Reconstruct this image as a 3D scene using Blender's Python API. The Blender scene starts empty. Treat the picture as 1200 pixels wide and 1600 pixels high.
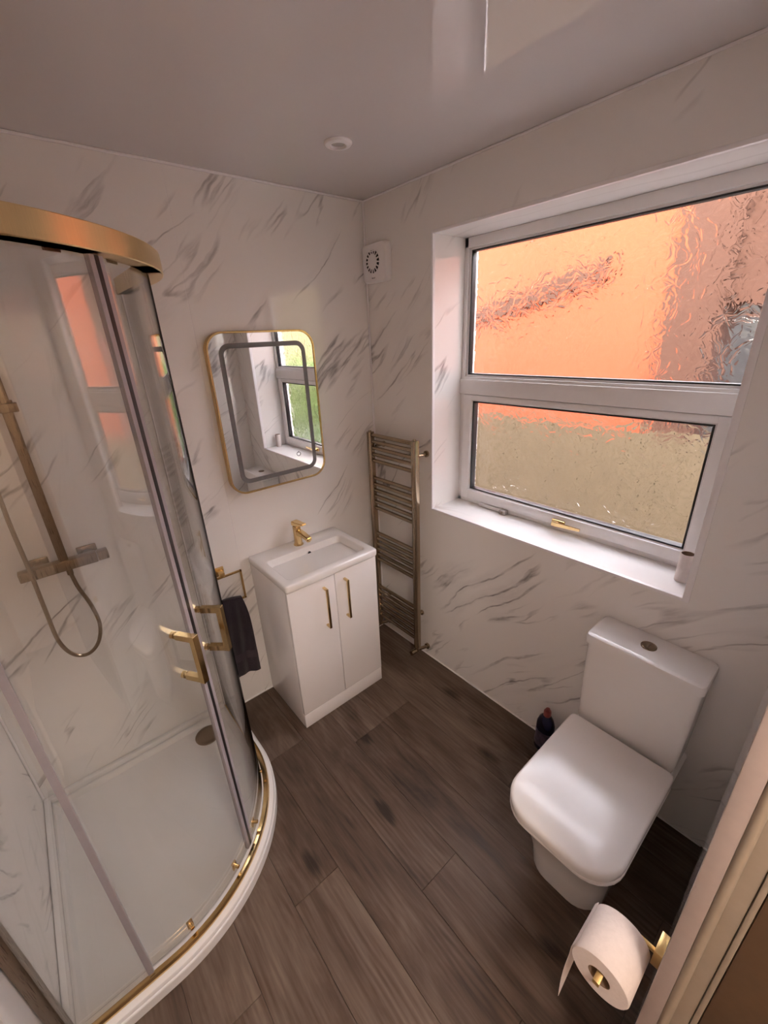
import bpy, bmesh, math, random
from mathutils import Vector, Matrix
random.seed(7)
PI = math.pi
scene = bpy.context.scene
COL = scene.collection

# ------------------------------------------------------------------ camera
cam_d = bpy.data.cameras.new('camera'); cam = bpy.data.objects.new('camera', cam_d); COL.objects.link(cam)
CAM = Vector((-1.47714, -1.85029, 1.80776))
R_ = [[0.761004, -0.64742, -0.041482], [-0.278074, -0.267754, -0.922487], [0.58613, 0.713551, -0.383793]]   # camera right, down, forward in world axes
cam.matrix_world = Matrix(((R_[0][0], -R_[1][0], -R_[2][0], CAM.x), (R_[0][1], -R_[1][1], -R_[2][1], CAM.y),
                           (R_[0][2], -R_[1][2], -R_[2][2], CAM.z), (0, 0, 0, 1)))
cam_d.sensor_fit = 'HORIZONTAL'; cam_d.sensor_width = 36.0; cam_d.lens = 36.0 * 655.25 / 1200.0
cam_d.clip_start = 0.02; cam_d.clip_end = 200
scene.camera = cam

# ------------------------------------------------------------------ world, sun, exposure
world = bpy.data.worlds.new('sky'); scene.world = world; world.use_nodes = True
wn = world.node_tree.nodes; wl = world.node_tree.links; wn.clear()
wo = wn.new('ShaderNodeOutputWorld'); wb = wn.new('ShaderNodeBackground')
wg = wn.new('ShaderNodeTexCoord'); ws = wn.new('ShaderNodeSeparateXYZ'); wr = wn.new('ShaderNodeValToRGB')
wr.color_ramp.elements[0].position = 0.0; wr.color_ramp.elements[0].color = (1.0, 0.92, 0.87, 1)
wr.color_ramp.elements[1].position = 0.7; wr.color_ramp.elements[1].color = (0.92, 0.89, 1.0, 1)
wl.new(wg.outputs['Generated'], ws.inputs[0]); wl.new(ws.outputs['Z'], wr.inputs[0])
wl.new(wr.outputs[0], wb.inputs['Color']); wb.inputs['Strength'].default_value = 13.0
wl.new(wb.outputs[0], wo.inputs[0])
sun_d = bpy.data.lights.new('sun', 'SUN'); sun_d.energy = 4.0; sun_d.angle = math.radians(1.5); sun_d.color = (1.0, 0.88, 0.72)
sun = bpy.data.objects.new('sun', sun_d); COL.objects.link(sun); sun.location = (-4, 3, 8)
sun.rotation_euler = Vector((0.78, -0.35, -0.52)).to_track_quat('-Z', 'Y').to_euler()

vs = scene.view_settings
vs.view_transform = 'Standard'; vs.look = 'None'; vs.gamma = 1.0; vs.use_curve_mapping = False
vs.exposure = 0.72
scene.cycles.use_denoising = True; scene.cycles.use_adaptive_sampling = True; scene.cycles.adaptive_threshold = 0.03
scene.cycles.max_bounces = 10; scene.cycles.diffuse_bounces = 6; scene.cycles.glossy_bounces = 4
scene.cycles.transmission_bounces = 10; scene.cycles.transparent_max_bounces = 16
scene.cycles.sample_clamp_indirect = 8.0

# ------------------------------------------------------------------ mesh helpers
def newbm(): return bmesh.new()

def box(bm, a, b, bev=0.0, seg=2):
    a = Vector(a); b = Vector(b)
    lo = Vector((min(a.x, b.x), min(a.y, b.y), min(a.z, b.z))); hi = Vector((max(a.x, b.x), max(a.y, b.y), max(a.z, b.z)))
    vsx = [bm.verts.new((x, y, z)) for x in (lo.x, hi.x) for y in (lo.y, hi.y) for z in (lo.z, hi.z)]
    F = [(0, 1, 3, 2), (4, 6, 7, 5), (0, 4, 5, 1), (2, 3, 7, 6), (0, 2, 6, 4), (1, 5, 7, 3)]
    fs = [bm.faces.new([vsx[i] for i in f]) for f in F]
    if bev > 0:
        es = list({e for f in fs for e in f.edges})
        bmesh.ops.bevel(bm, geom=es, offset=bev, segments=seg, profile=0.5, affect='EDGES')
    return vsx

def loft(bm, loops, cap=True, closed=True):
    rings = [[bm.verts.new(p) for p in lp] for lp in loops]
    n = len(rings[0])
    for r0, r1 in zip(rings, rings[1:]):
        for i in range(n if closed else n - 1):
            j = (i + 1) % n
            bm.faces.new((r0[i], r0[j], r1[j], r1[i]))
    if cap:
        bm.faces.new(list(reversed(rings[0]))); bm.faces.new(rings[-1])
    return rings

def frame_of(d):
    d = d.normalized(); up = Vector((0, 0, 1)) if abs(d.z) < 0.95 else Vector((1, 0, 0))
    s = d.cross(up).normalized(); return s, s.cross(d).normalized()

def cyl(bm, a, b, r, r2=None, n=20, cap=True):
    a = Vector(a); b = Vector(b); s, t = frame_of(b - a); r2 = r if r2 is None else r2
    L = [[p + (s * math.cos(2 * PI * i / n) + t * math.sin(2 * PI * i / n)) * rr for i in range(n)] for p, rr in ((a, r), (b, r2))]
    loft(bm, L, cap)

def lathe(bm, base, axis, prof, n=28, cap=True):
    base = Vector(base); axis = Vector(axis).normalized(); s, t = frame_of(axis)
    loft(bm, [[base + axis * h + (s * math.cos(2 * PI * i / n) + t * math.sin(2 * PI * i / n)) * max(r, 1e-4) for i in range(n)] for r, h in prof], cap)

def tube(bm, pts, r, n=10, cap=True):
    pts = [Vector(p) for p in pts]; loops = []; prev = None
    for i, p in enumerate(pts):
        d = (pts[min(i + 1, len(pts) - 1)] - pts[max(i - 1, 0)]).normalized()
        if prev is None: s, t = frame_of(d)
        else:
            s = (prev - d * prev.dot(d)).normalized(); t = s.cross(d).normalized()
        prev = s
        loops.append([p + (s * math.cos(2 * PI * k / n) + t * math.sin(2 * PI * k / n)) * r for k in range(n)])
    loft(bm, loops, cap)

def catmull(P, k=8):
    P = [Vector(p) for p in P]; out = []
    for i in range(len(P) - 1):
        p0 = P[max(i - 1, 0)]; p1 = P[i]; p2 = P[i + 1]; p3 = P[min(i + 2, len(P) - 1)]
        for j in range(k):
            t = j / k
            out.append(0.5 * ((2 * p1) + (p2 - p0) * t + (2 * p0 - 5 * p1 + 4 * p2 - p3) * t * t + (3 * p1 - p0 - 3 * p2 + p3) * t ** 3))
    out.append(P[-1]); return out

def sweep_strip(bm, path, prof):
    """path: list of (x,y) plan points with outward normals ((x,y),(nx,ny)); prof: closed list of (outward, z)."""
    loft(bm, [[(x + nx * o, y + ny * o, z) for o, z in prof] for (x, y), (nx, ny) in path])

def rrect(cx, cy, w, h, r, n=6):
    pts = []
    for qx, qy, a0 in ((1, 1, 0), (-1, 1, 90), (-1, -1, 180), (1, -1, 270)):
        for i in range(n + 1):
            a = math.radians(a0 + 90 * i / n)
            pts.append((cx + qx * (w / 2 - r) + r * math.cos(a), cy + qy * (h / 2 - r) + r * math.sin(a)))
    return pts

def prism(bm, poly, fn0, fn1):
    loft(bm, [[fn0(*p) for p in poly], [fn1(*p) for p in poly]])

# ------------------------------------------------------------------ object helpers
def origin_of(o):
    v = Vector((0, 0, 0))
    while o is not None: v += Vector(o.location); o = o.parent
    return v

def make(name, bm, mat, parent=None, base=None, smooth=True, label=None, cat=None, group=None, kind=None, ang=35):
    """all bmesh coordinates are world coordinates"""
    bmesh.ops.recalc_face_normals(bm, faces=bm.faces)
    if parent is None: o0 = Vector(base) if base is not None else Vector((0, 0, 0))
    else: o0 = origin_of(parent)
    loc = Vector((0, 0, 0))
    for v in bm.verts: v.co -= o0
    me = bpy.data.meshes.new(name); bm.to_mesh(me); bm.free()
    if smooth:
        for f in me.polygons: f.use_smooth = True
        me.set_sharp_from_angle(angle=math.radians(ang))
    me.materials.append(mat)
    o = bpy.data.objects.new(name, me); COL.objects.link(o)
    if parent is None: o.location = o0
    else: o.parent = parent; o.location = loc
    tag(o, label, cat, group, kind); return o

def tag(o, label=None, cat=None, group=None, kind=None):
    if label: o['label'] = label
    if cat: o['category'] = cat
    if group: o['group'] = group
    if kind: o['kind'] = kind

def thing(name, loc, label=None, cat=None, group=None, kind=None):
    o = bpy.data.objects.new(name, None); o.empty_display_size = 0.05; COL.objects.link(o); o.location = loc
    tag(o, label, cat, group, kind); return o

# ------------------------------------------------------------------ materials
class NT:
    def __init__(self, name):
        self.m = bpy.data.materials.new(name); self.m.use_nodes = True
        self.n = self.m.node_tree.nodes; self.l = self.m.node_tree.links; self.n.clear()
        self.out = self.n.new('ShaderNodeOutputMaterial')
    def new(self, t, **k):
        x = self.n.new(t)
        for a, b in k.items(): setattr(x, a, b)
        return x
    def link(self, a, b): self.l.new(a, b)
    def math(self, op, a, b=None, c=None, clamp=False):
        x = self.new('ShaderNodeMath', operation=op, use_clamp=clamp)
        for i, v in enumerate((a, b, c)):
            if v is None: continue
            if isinstance(v, (int, float)): x.inputs[i].default_value = v
            else: self.link(v, x.inputs[i])
        return x.outputs[0]
    def ramp(self, fac, stops, interp='LINEAR'):
        r = self.new('ShaderNodeValToRGB'); r.color_ramp.interpolation = interp
        e = r.color_ramp.elements
        while len(e) < len(stops): e.new(0.5)
        for el, (p, c) in zip(e, stops):
            el.position = p; el.color = (c, c, c, 1) if isinstance(c, (int, float)) else (*c, 1)
        self.link(fac, r.inputs[0]); return r.outputs[0]
    def noise(self, vec, scale, detail=3, rough=0.5, dist=0.0):
        x = self.new('ShaderNodeTexNoise'); x.inputs['Scale'].default_value = scale; x.inputs['Detail'].default_value = detail
        x.inputs['Roughness'].default_value = rough; x.inputs['Distortion'].default_value = dist
        if vec is not None: self.link(vec, x.inputs['Vector'])
        return x.outputs['Fac']
    def pbsdf(self, col=(0.8, 0.8, 0.8), rough=0.5, metal=0.0, spec=0.5, **k):
        b = self.new('ShaderNodeBsdfPrincipled')
        if isinstance(col, tuple): b.inputs['Base Color'].default_value = (*col, 1)
        else: self.link(col, b.inputs['Base Color'])
        if isinstance(rough, (int, float)): b.inputs['Roughness'].default_value = rough
        else: self.link(rough, b.inputs['Roughness'])
        b.inputs['Metallic'].default_value = metal; b.inputs['Specular IOR Level'].default_value = spec
        self.link(b.outputs[0], self.out.inputs[0]); return b
    def bump(self, b, h, strength=0.2, dist=0.01):
        x = self.new('ShaderNodeBump'); x.inputs['Strength'].default_value = strength; x.inputs['Distance'].default_value = dist
        self.link(h, x.inputs['Height']); self.link(x.outputs[0], b.inputs['Normal'])
    def pos(self):
        g = self.new('ShaderNodeNewGeometry'); return g.outputs['Position']
    def obj(self):
        g = self.new('ShaderNodeTexCoord'); return g.outputs['Object']

def simple(name, col, rough=0.5, metal=0.0, spec=0.5, vary=0.04, bump=0.0, scale=30):
    t = NT(name)
    n = t.noise(t.obj(), scale, 3)
    c = t.ramp(n, [(0.25, tuple(max(0, x * (1 - vary)) for x in col)), (0.75, tuple(min(1, x * (1 + vary)) for x in col))])
    b = t.pbsdf(c, rough, metal, spec)
    if bump: t.bump(b, n, bump, 0.005)
    return t.m

def marble(name, axis, flip, off):
    """glossy white shower panel with slanting grey veins; axis 0: panel lies along x, 1: along y"""
    t = NT(name); p = t.pos(); s = t.new('ShaderNodeSeparateXYZ'); t.link(p, s.inputs[0])
    a = s.outputs[axis]; z = s.outputs[2]
    if flip: a = t.math('MULTIPLY', a, -1.0)
    ang = math.radians(43); ca, sa = math.cos(ang), math.sin(ang)
    wob = t.noise(p, 1.1, 1); jit = t.noise(p, 9.0, 2)
    u = t.math('ADD', t.math('MULTIPLY', a, ca), t.math('MULTIPLY', z, sa))
    v = t.math('SUBTRACT', t.math('MULTIPLY', z, ca), t.math('MULTIPLY', a, sa))
    v = t.math('ADD', v, t.math('ADD', t.math('MULTIPLY', wob, 0.30), t.math('MULTIPLY', jit, 0.030)))
    def uv(fu, fv, o):
        c = t.new('ShaderNodeCombineXYZ')
        t.link(t.math('MULTIPLY', u, fu), c.inputs[0]); t.link(t.math('MULTIPLY', v, fv), c.inputs[1]); c.inputs[2].default_value = off + o
        return c.outputs[0]
    def vein(fu, fv, o, w, mlo, mhi, mfu, mfv):
        n = t.noise(uv(fu, fv, o), 1.0, 2, 0.45, 0.0)
        d = t.math('ABSOLUTE', t.math('SUBTRACT', n, 0.5))
        line = t.ramp(d, [(0.0, 1.0), (w * 0.45, 0.8), (w, 0.0)])
        mk = t.ramp(t.noise(uv(mfu, mfv, o + 3.3), 1.0, 1.0, 0.5), [(mlo, 0.0), (mhi, 1.0)])
        return t.math('MULTIPLY', line, mk)
    v1 = vein(1.0, 7.5, 0.0, 0.020, 0.53, 0.64, 2.5, 5.5)
    v2 = vein(1.7, 15.0, 7.7, 0.028, 0.57, 0.70, 3.2, 6.5)
    smear = vein(1.0, 7.5, 0.0, 0.10, 0.58, 0.74, 2.5, 5.5)
    gr = t.ramp(t.noise(uv(12.0, 90.0, 2.0), 1.0, 3, 0.6), [(0.35, 0.35), (0.65, 1.0)])
    fac = t.math('ADD', t.math('MULTIPLY', v1, 0.85), t.math('MULTIPLY', v2, 0.60), clamp=True)
    fac = t.math('ADD', fac, t.math('MULTIPLY', smear, 0.20), clamp=True)
    fac = t.math('MULTIPLY', fac, gr)
    mx = t.new('ShaderNodeMix', data_type='RGBA'); t.link(fac, mx.inputs['Factor'])
    mx.inputs['A'].default_value = (0.87, 0.85, 0.835, 1); mx.inputs['B'].default_value = (0.24, 0.22, 0.225, 1)
    b = t.pbsdf(mx.outputs['Result'], 0.045, 0, 0.7)
    t.bump(b, t.noise(p, 2.5, 1), 0.04, 0.02)
    return t.m

def brushed(name, col, rough=0.28, dirn=2, streak=60, aniso=0.0):
    t = NT(name); o = t.obj(); mp = t.new('ShaderNodeMapping'); t.link(o, mp.inputs[0])
    sc = [streak * 14] * 3; sc[dirn] = streak * 14 if dirn > 2 else streak * 0.3; mp.inputs['Scale'].default_value = sc
    n = t.noise(mp.outputs[0], 1.0, 2)
    c = t.ramp(n, [(0.3, tuple(x * 0.96 for x in col)), (0.7, tuple(min(1, x * 1.03) for x in col))])
    b = t.pbsdf(c, t.ramp(n, [(0.2, rough * 0.94), (0.8, rough * 1.08)]), 1.0)
    if aniso:
        b.inputs['Anisotropic'].default_value = aniso; cv = t.new('ShaderNodeCombineXYZ'); cv.inputs[2].default_value = 1.0; t.link(cv.outputs[0], b.inputs['Tangent'])
    return t.m

def thin_glass(name, tint=(0.965, 0.97, 0.963), refl=1.0):
    """clear flat glass: Schlick mirror over a see-through tint"""
    t = NT(name); lw = t.new('ShaderNodeLayerWeight'); lw.inputs['Blend'].default_value = 0.5
    f = t.math('POWER', lw.outputs['Facing'], 5.0)
    f = t.math('ADD', t.math('MULTIPLY', f, 0.9 * refl), 0.10 * refl, clamp=True)
    f = t.math('MULTIPLY', f, t.ramp(lw.outputs['Facing'], [(0.80, 1.0), (0.88, 0.12)]))
    tr = t.new('ShaderNodeBsdfTransparent'); tc = t.ramp(lw.outputs['Facing'], [(0.0, tint), (0.70, tuple(x * 0.97 for x in tint)), (0.80, tuple(x * 0.72 for x in tint)), (0.87, (0.03, 0.03, 0.03))]); t.link(tc, tr.inputs[0])
    gl = t.new('ShaderNodeBsdfGlossy'); gl.inputs['Roughness'].default_value = 0.0; gl.inputs['Color'].default_value = (1, 1, 1, 1)
    mx = t.new('ShaderNodeMixShader'); t.link(f, mx.inputs[0]); t.link(tr.outputs[0], mx.inputs[1]); t.link(gl.outputs[0], mx.inputs[2])
    t.link(mx.outputs[0], t.out.inputs[0]); return t.m

def privacy_glass(name):
    t = NT(name); p = t.pos()
    w = t.new('ShaderNodeTexNoise'); w.inputs['Scale'].default_value = 9; w.inputs['Detail'].default_value = 2; t.link(p, w.inputs['Vector'])
    ad = t.new('ShaderNodeVectorMath', operation='MULTIPLY_ADD'); t.link(w.outputs['Color'], ad.inputs[0])
    ad.inputs[1].default_value = (0.16, 0.16, 0.16); t.link(p, ad.inputs[2])
    vo = t.new('ShaderNodeTexVoronoi', feature='DISTANCE_TO_EDGE'); vo.inputs['Scale'].default_value = 21; t.link(ad.outputs[0], vo.inputs['Vector'])
    ridge = t.ramp(vo.outputs['Distance'], [(0.0, 1.0), (0.15, 0.55), (0.38, 0.0)], 'EASE')
    n2 = t.noise(ad.outputs[0], 26, 2)
    h = t.math('ADD', t.math('ADD', t.math('MULTIPLY', ridge, 0.36), t.math('MULTIPLY', n2, 0.25)), t.math('MULTIPLY', t.noise(ad.outputs[0], 11, 1), 0.55))
    g = t.new('ShaderNodeBsdfGlass'); g.inputs['IOR'].default_value = 1.45; g.inputs['Roughness'].default_value = 0.0
    g.inputs['Color'].default_value = (0.97, 0.975, 0.965, 1)
    bp = t.new('ShaderNodeBump'); bp.inputs['Strength'].default_value = 1.0; bp.inputs['Distance'].default_value = 0.0026
    t.link(h, bp.inputs['Height']); t.link(bp.outputs[0], g.inputs['Normal']); t.link(g.outputs[0], t.out.inputs[0]); return t.m

def wood(name):
    t = NT(name); p = t.pos(); oi = t.new('ShaderNodeObjectInfo'); rnd = oi.outputs['Random']
    off = t.new('ShaderNodeCombineXYZ'); t.link(t.math('MULTIPLY', rnd, 37.0), off.inputs[0]); t.link(t.math('MULTIPLY', rnd, 11.0), off.inputs[1]); t.link(t.math('MULTIPLY', rnd, 23.0), off.inputs[2])
    ad = t.new('ShaderNodeVectorMath', operation='ADD'); t.link(p, ad.inputs[0]); t.link(off.outputs[0], ad.inputs[1])
    def mp(sx, sy):
        m = t.new('ShaderNodeMapping'); t.link(ad.outputs[0], m.inputs[0]); m.inputs['Scale'].default_value = (sx, sy, 1); return m.outputs[0]
    grain = t.noise(mp(95, 5), 1.0, 4, 0.6)
    broad = t.noise(mp(9, 2.0), 1.0, 4, 0.6, 0.9)
    cath = t.new('ShaderNodeTexWave', wave_type='RINGS', rings_direction='Y'); cath.inputs['Scale'].default_value = 1.0
    cath.inputs['Distortion'].default_value = 5.5; cath.inputs['Detail'].default_value = 2; t.link(mp(16, 2.4), cath.inputs['Vector'])
    cm = t.math('MULTIPLY', cath.outputs['Fac'], t.ramp(t.noise(mp(5, 1.2), 1.0, 1), [(0.48, 0.0), (0.62, 1.0)]))
    knot = t.new('ShaderNodeTexVoronoi'); knot.inputs['Scale'].default_value = 1.0; t.link(mp(5.5, 2.4), knot.inputs['Vector'])
    kn = t.ramp(t.math('ADD', knot.outputs['Distance'], t.math('MULTIPLY', grain, 0.12)), [(0.10, 1.0), (0.24, 0.0)])
    f = t.math('ADD', t.math('MULTIPLY', broad, 0.62), t.math('MULTIPLY', grain, 0.34))
    f = t.math('SUBTRACT', f, t.math('MULTIPLY', cm, 0.085)); f = t.math('SUBTRACT', f, t.math('MULTIPLY', kn, 0.25))
    f = t.math('ADD', f, t.math('MULTIPLY', t.math('SUBTRACT', rnd, 0.5), 0.16))
    c = t.ramp(f, [(0.22, (0.028, 0.016, 0.010)), (0.40, (0.088, 0.056, 0.039)), (0.55, (0.148, 0.105, 0.079)), (0.75, (0.24, 0.185, 0.148))])
    b = t.pbsdf(c, t.ramp(grain, [(0.3, 0.42), (0.7, 0.56)]), 0, 0.4)
    t.bump(b, grain, 0.12, 0.002); return t.m

def fabric(name, col):
    t = NT(name); n = t.noise(t.obj(), 260, 3); n2 = t.noise(t.obj(), 14, 3)
    c = t.ramp(t.math('ADD', t.math('MULTIPLY', n, 0.6), t.math('MULTIPLY', n2, 0.4)), [(0.3, tuple(x * 0.6 for x in col)), (0.7, tuple(x * 1.3 for x in col))])
    b = t.pbsdf(c, 0.95, 0, 0.2); b.inputs['Sheen Weight'].default_value = 0.4; t.bump(b, n, 0.8, 0.004); return t.m

def plaster(name, col, lo=0.9, hi=1.08, scale=2.0, rough=0.9):
    t = NT(name); n = t.math('ADD', t.math('MULTIPLY', t.noise(t.pos(), scale, 4), 0.6), t.math('MULTIPLY', t.noise(t.pos(), scale * 9, 3), 0.4))
    c = t.ramp(n, [(0.3, tuple(x * lo for x in col)), (0.7, tuple(min(1, x * hi) for x in col))])
    b = t.pbsdf(c, rough, 0, 0.3); t.bump(b, n, 0.15, 0.01); return t.m

def leafmat(name, c0, c1):
    t = NT(name); n = t.noise(t.pos(), 9, 3); c = t.ramp(n, [(0.3, c0), (0.7, c1)]); b = t.pbsdf(c, 0.55, 0, 0.4); return t.m

M = {}
M['marble_x'] = marble('marble_panel_along_x', 0, False, 1.7)
M['marble_y'] = marble('marble_panel_along_y', 1, True, 5.2)
M['ceil'] = simple('gloss_white_ceiling', (0.66, 0.625, 0.625), 0.02, spec=1.1, vary=0.015, scale=3)
M['trimw'] = simple('white_pvc_trim', (0.92, 0.90, 0.92), 0.25, vary=0.01)
M['upvc'] = simple('white_window_frame', (0.84, 0.82, 0.82), 0.22, vary=0.015)
M['gasket'] = simple('black_rubber_gasket', (0.015, 0.015, 0.016), 0.5)
M['reveal'] = marble('marble_reveal', 0, False, 9.4)
M['brass'] = brushed('brushed_brass', (0.62, 0.43, 0.19), 0.26)
M['brass_pol'] = brushed('polished_brass', (0.70, 0.50, 0.24), 0.14)
M['brass_rail'] = brushed('satin_brass_rail', (0.82, 0.62, 0.32), 0.36, aniso=0.8)
M['brass_satin'] = brushed('satin_brass_holder', (0.66, 0.46, 0.20), 0.42)
M['bronze'] = brushed('brushed_bronze', (0.27, 0.205, 0.145), 0.28)
M['rad'] = brushed('brushed_champagne', (0.40, 0.32, 0.23), 0.22)
M['ceramic'] = simple('white_ceramic', (0.84, 0.82, 0.81), 0.08, vary=0.01, scale=4)
M['seatplastic'] = simple('white_seat_plastic', (0.82, 0.79, 0.78), 0.20, vary=0.015, scale=6)
M['acrylic'] = simple('white_tray_acrylic', (0.80, 0.79, 0.79), 0.22, vary=0.015, scale=6)
M['gloss_white'] = simple('gloss_white_cabinet', (0.84, 0.81, 0.81), 0.10, vary=0.01, scale=3)
M['dark'] = simple('hole_shade_black', (0.01, 0.01, 0.011), 0.7)  # black discs carry the shade inside the fan grille and overflow hole
M['glass'] = thin_glass('clear_shower_glass')
M['pane'] = privacy_glass('patterned_privacy_glass')
M['wood'] = wood('grey_brown_oak_vinyl')
M['subfloor'] = simple('dark_joint', (0.035, 0.028, 0.024), 0.8)
M['towel'] = fabric('plum_towel', (0.020, 0.012, 0.020))
M['towelband'] = simple('plum_woven_band', (0.045, 0.030, 0.042), 0.6, vary=0.1, scale=90)
M['paper'] = simple('white_tissue', (0.66, 0.585, 0.56), 0.95, spec=0.1, vary=0.03, bump=0.25, scale=120)
M['card'] = simple('brown_card_core', (0.22, 0.14, 0.09), 0.9)
M['blue'] = simple('navy_plastic', (0.008, 0.008, 0.035), 0.25)
M['red'] = simple('dark_red_plastic', (0.26, 0.055, 0.05), 0.35)
M['label'] = simple('bottle_label', (0.16, 0.12, 0.17), 0.4, vary=0.5, scale=45)
M['seal'] = simple('grey_magnet_seal', (0.36, 0.33, 0.36), 0.3)
M['sealdark'] = simple('black_magnet_strip', (0.02, 0.018, 0.02), 0.4)
M['plasticw'] = simple('white_plastic', (0.88, 0.86, 0.87), 0.35, vary=0.01)
M['lens'] = simple('lamp_lens_off', (0.40, 0.37, 0.35), 0.25)
M['led'] = simple('frosted_led_band', (0.16, 0.155, 0.16), 0.35)
M['clearp'] = thin_glass('clear_plastic', (0.86, 0.87, 0.86), 1.3)
M['paint'] = plaster('shaded_white_casing', (0.36, 0.295, 0.275), 0.93, 1.05, 6, 0.35)  # white casing paint with its shadow put into the greige
M['paint2'] = plaster('shaded_white_jamb', (0.31, 0.255, 0.20), 0.9, 1.06, 5, 0.4)  # white jamb paint; the beige includes the shade on it
M['door_shade'] = plaster('shaded_white_door', (0.11, 0.065, 0.035), 0.85, 1.1, 4, 0.5)  # brown stands in for the shade on a white door
M['hall'] = plaster('hall_plaster', (0.72, 0.62, 0.52), 0.96, 1.03, 3)
M['carpet'] = plaster('hall_carpet', (0.25, 0.20, 0.17), 0.85, 1.15, 40)
M['outer'] = plaster('outer_wall_render', (0.55, 0.50, 0.45))
M['orange'] = plaster('orange_brick_render', (0.205, 0.043, 0.0165), 0.90, 1.08, 1.1)
M['brickdark'] = plaster('dark_brick', (0.050, 0.021, 0.012), 0.85, 1.15, 5)
M['cream'] = plaster('cream_render', (0.14, 0.115, 0.058), 0.94, 1.04, 1.5)
M['garage'] = plaster('grey_render', (0.048, 0.050, 0.047), 0.8, 1.2, 3)
M['fence'] = plaster('weathered_fence', (0.080, 0.058, 0.031), 0.8, 1.15, 7)
M['ground'] = plaster('pale_concrete_ground', (0.36, 0.335, 0.32), 0.9, 1.1, 3)
M['tile'] = plaster('roof_tile', (0.06, 0.035, 0.025), 0.8, 1.2, 8)
M['leaf'] = leafmat('hedge_leaf', (0.045, 0.10, 0.010), (0.11, 0.20, 0.025))
M['twig'] = simple('hedge_twig', (0.10, 0.06, 0.03), 0.8)
M['mirror'] = (lambda t: (t.pbsdf((0.90, 0.91, 0.90), 0.0, 1.0), t.m)[1])(NT('mirror_silver'))

# ================================================================== STRUCTURE
H = 2.40; XL = -1.87
NW = lambda x: -1.837 - 0.0175 * (-x)        # inner face of the doorway wall, in plan
XD = -0.900                                   # right jamb of the doorway
XJ = -1.80                                    # left jamb
YH = -3.10                                    # hall far wall
WY0, WY1, WZ0, WZ1 = -0.442, -1.585, 0.97, 2.20   # window opening
WT = 0.30                                     # outer wall thickness

# floor with planks
fl = thing('floor', (0, 0, 0), kind='structure')
bm = newbm(); box(bm, (XL - .1, -1.96, -0.12), (0.0, 0.0, -0.006)); make('subfloor', bm, M['subfloor'], fl, smooth=False)
PW = 0.18; LP = 1.22
edges_x = [-0.52 + PW * k for k in range(3, -9, -1)]
starts = {-0.52: -0.6, -0.34: -1.223, -0.70: -0.605, -0.88: -1.24, -0.16: -0.35, 0.02: -0.9, -1.06: -0.42, -1.24: -0.98, -1.42: -0.25, -1.60: -1.1, -1.78: -0.5, -1.96: -0.8}
for xr in edges_x:
    x1 = min(xr + PW, 0.0) if xr < 0 else None
    x0 = max(xr, XL)
    if x1 is None or x1 - x0 < 0.01: continue
    key = round(xr, 2); j = starts.get(key, -0.7)
    ys = [0.0]; y = j
    while y < 0 - LP: y += LP
    while y > -1.955:
        if y < -0.05: ys.append(y)
        y -= LP
    ys.append(-1.955)
    for ya, yb in zip(ys, ys[1:]):
        bm = newbm(); g = 0.0005
        box(bm, (x0 + g, yb + g, -0.006), (x1 - g, ya - g, 0.0), 0.0009, 1)
        make('plank', bm, M['wood'], fl, smooth=False)

# back wall with two panels
wb_ = thing('wall_back', (0, 0, 0), kind='structure')
bm = newbm(); box(bm, (XL - .1, 0.006, -0.05), (WT, 0.12, H + .1)); make('masonry', bm, M['outer'], wb_, smooth=False)
for xa, xb in ((-0.8815, 0.0), (XL, -0.8825)):
    bm = newbm(); box(bm, (xa, -0.0, 0.0), (xb, 0.007, H), 0.0008, 1); make('wall_panel', bm, M['marble_x'], wb_, smooth=False)
bm = newbm(); box(bm, (-0.8825, 0.0006, 0), (-0.8815, 0.006, H)); make('panel_joint', bm, M['trimw'], wb_, smooth=False)

# left wall
wl_ = thing('wall_left', (XL, 0, 0), kind='structure')
bm = newbm(); box(bm, (XL - .1, YH, -0.05), (XL - 0.006, 0.0, H + .1)); make('masonry', bm, M['hall'], wl_, smooth=False)
bm = newbm(); box(bm, (XL - 0.006, -0.985, 0), (XL, 0, H)); make('wall_panel', bm, M['marble_y'], wl_, smooth=False)
bm = newbm(); box(bm, (XL - 0.006, NW(XL), 0), (XL, -0.986, H)); make('wall_panel', bm, M['marble_y'], wl_, smooth=False)

# window wall: frame-shaped slab with an opening
def holed(bm, x0, x1, yA, yB, zA, zB):
    """slab between x0..x1, y in [yA(neg), 0], z 0..H with the window hole"""
    outer = [(yB, 0 if zA is None else zA), (yA, 0 if zA is None else zA), (yA, zB), (yB, zB)]
    inner = [(WY0, WZ0), (WY1, WZ0), (WY1, WZ1), (WY0, WZ1)]
    V = {}
    for k, x in (('a', x0), ('b', x1)):
        V[k] = ([bm.verts.new((x, *q)) for q in outer], [bm.verts.new((x, *q)) for q in inner])
    for i in range(4):
        j = (i + 1) % 4
        for k in 'ab': bm.faces.new((V[k][0][i], V[k][0][j], V[k][1][j], V[k][1][i]))
        bm.faces.new((V['a'][0][i], V['a'][0][j], V['b'][0][j], V['b'][0][i]))
        bm.faces.new((V['a'][1][i], V['a'][1][j], V['b'][1][j], V['b'][1][i]))
ww = thing('wall_right', (0, 0, 0), kind='structure')
bm = newbm(); holed(bm, 0.006, WT, -1.96, 0.12, -0.4, H + .1); make('masonry', bm, M['outer'], ww, smooth=False)
bm = newbm(); holed(bm, 0.0, 0.0058, NW(0) , 0.0, 0.0, H); make('wall_panel', bm, M['marble_y'], ww, smooth=False)

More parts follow.
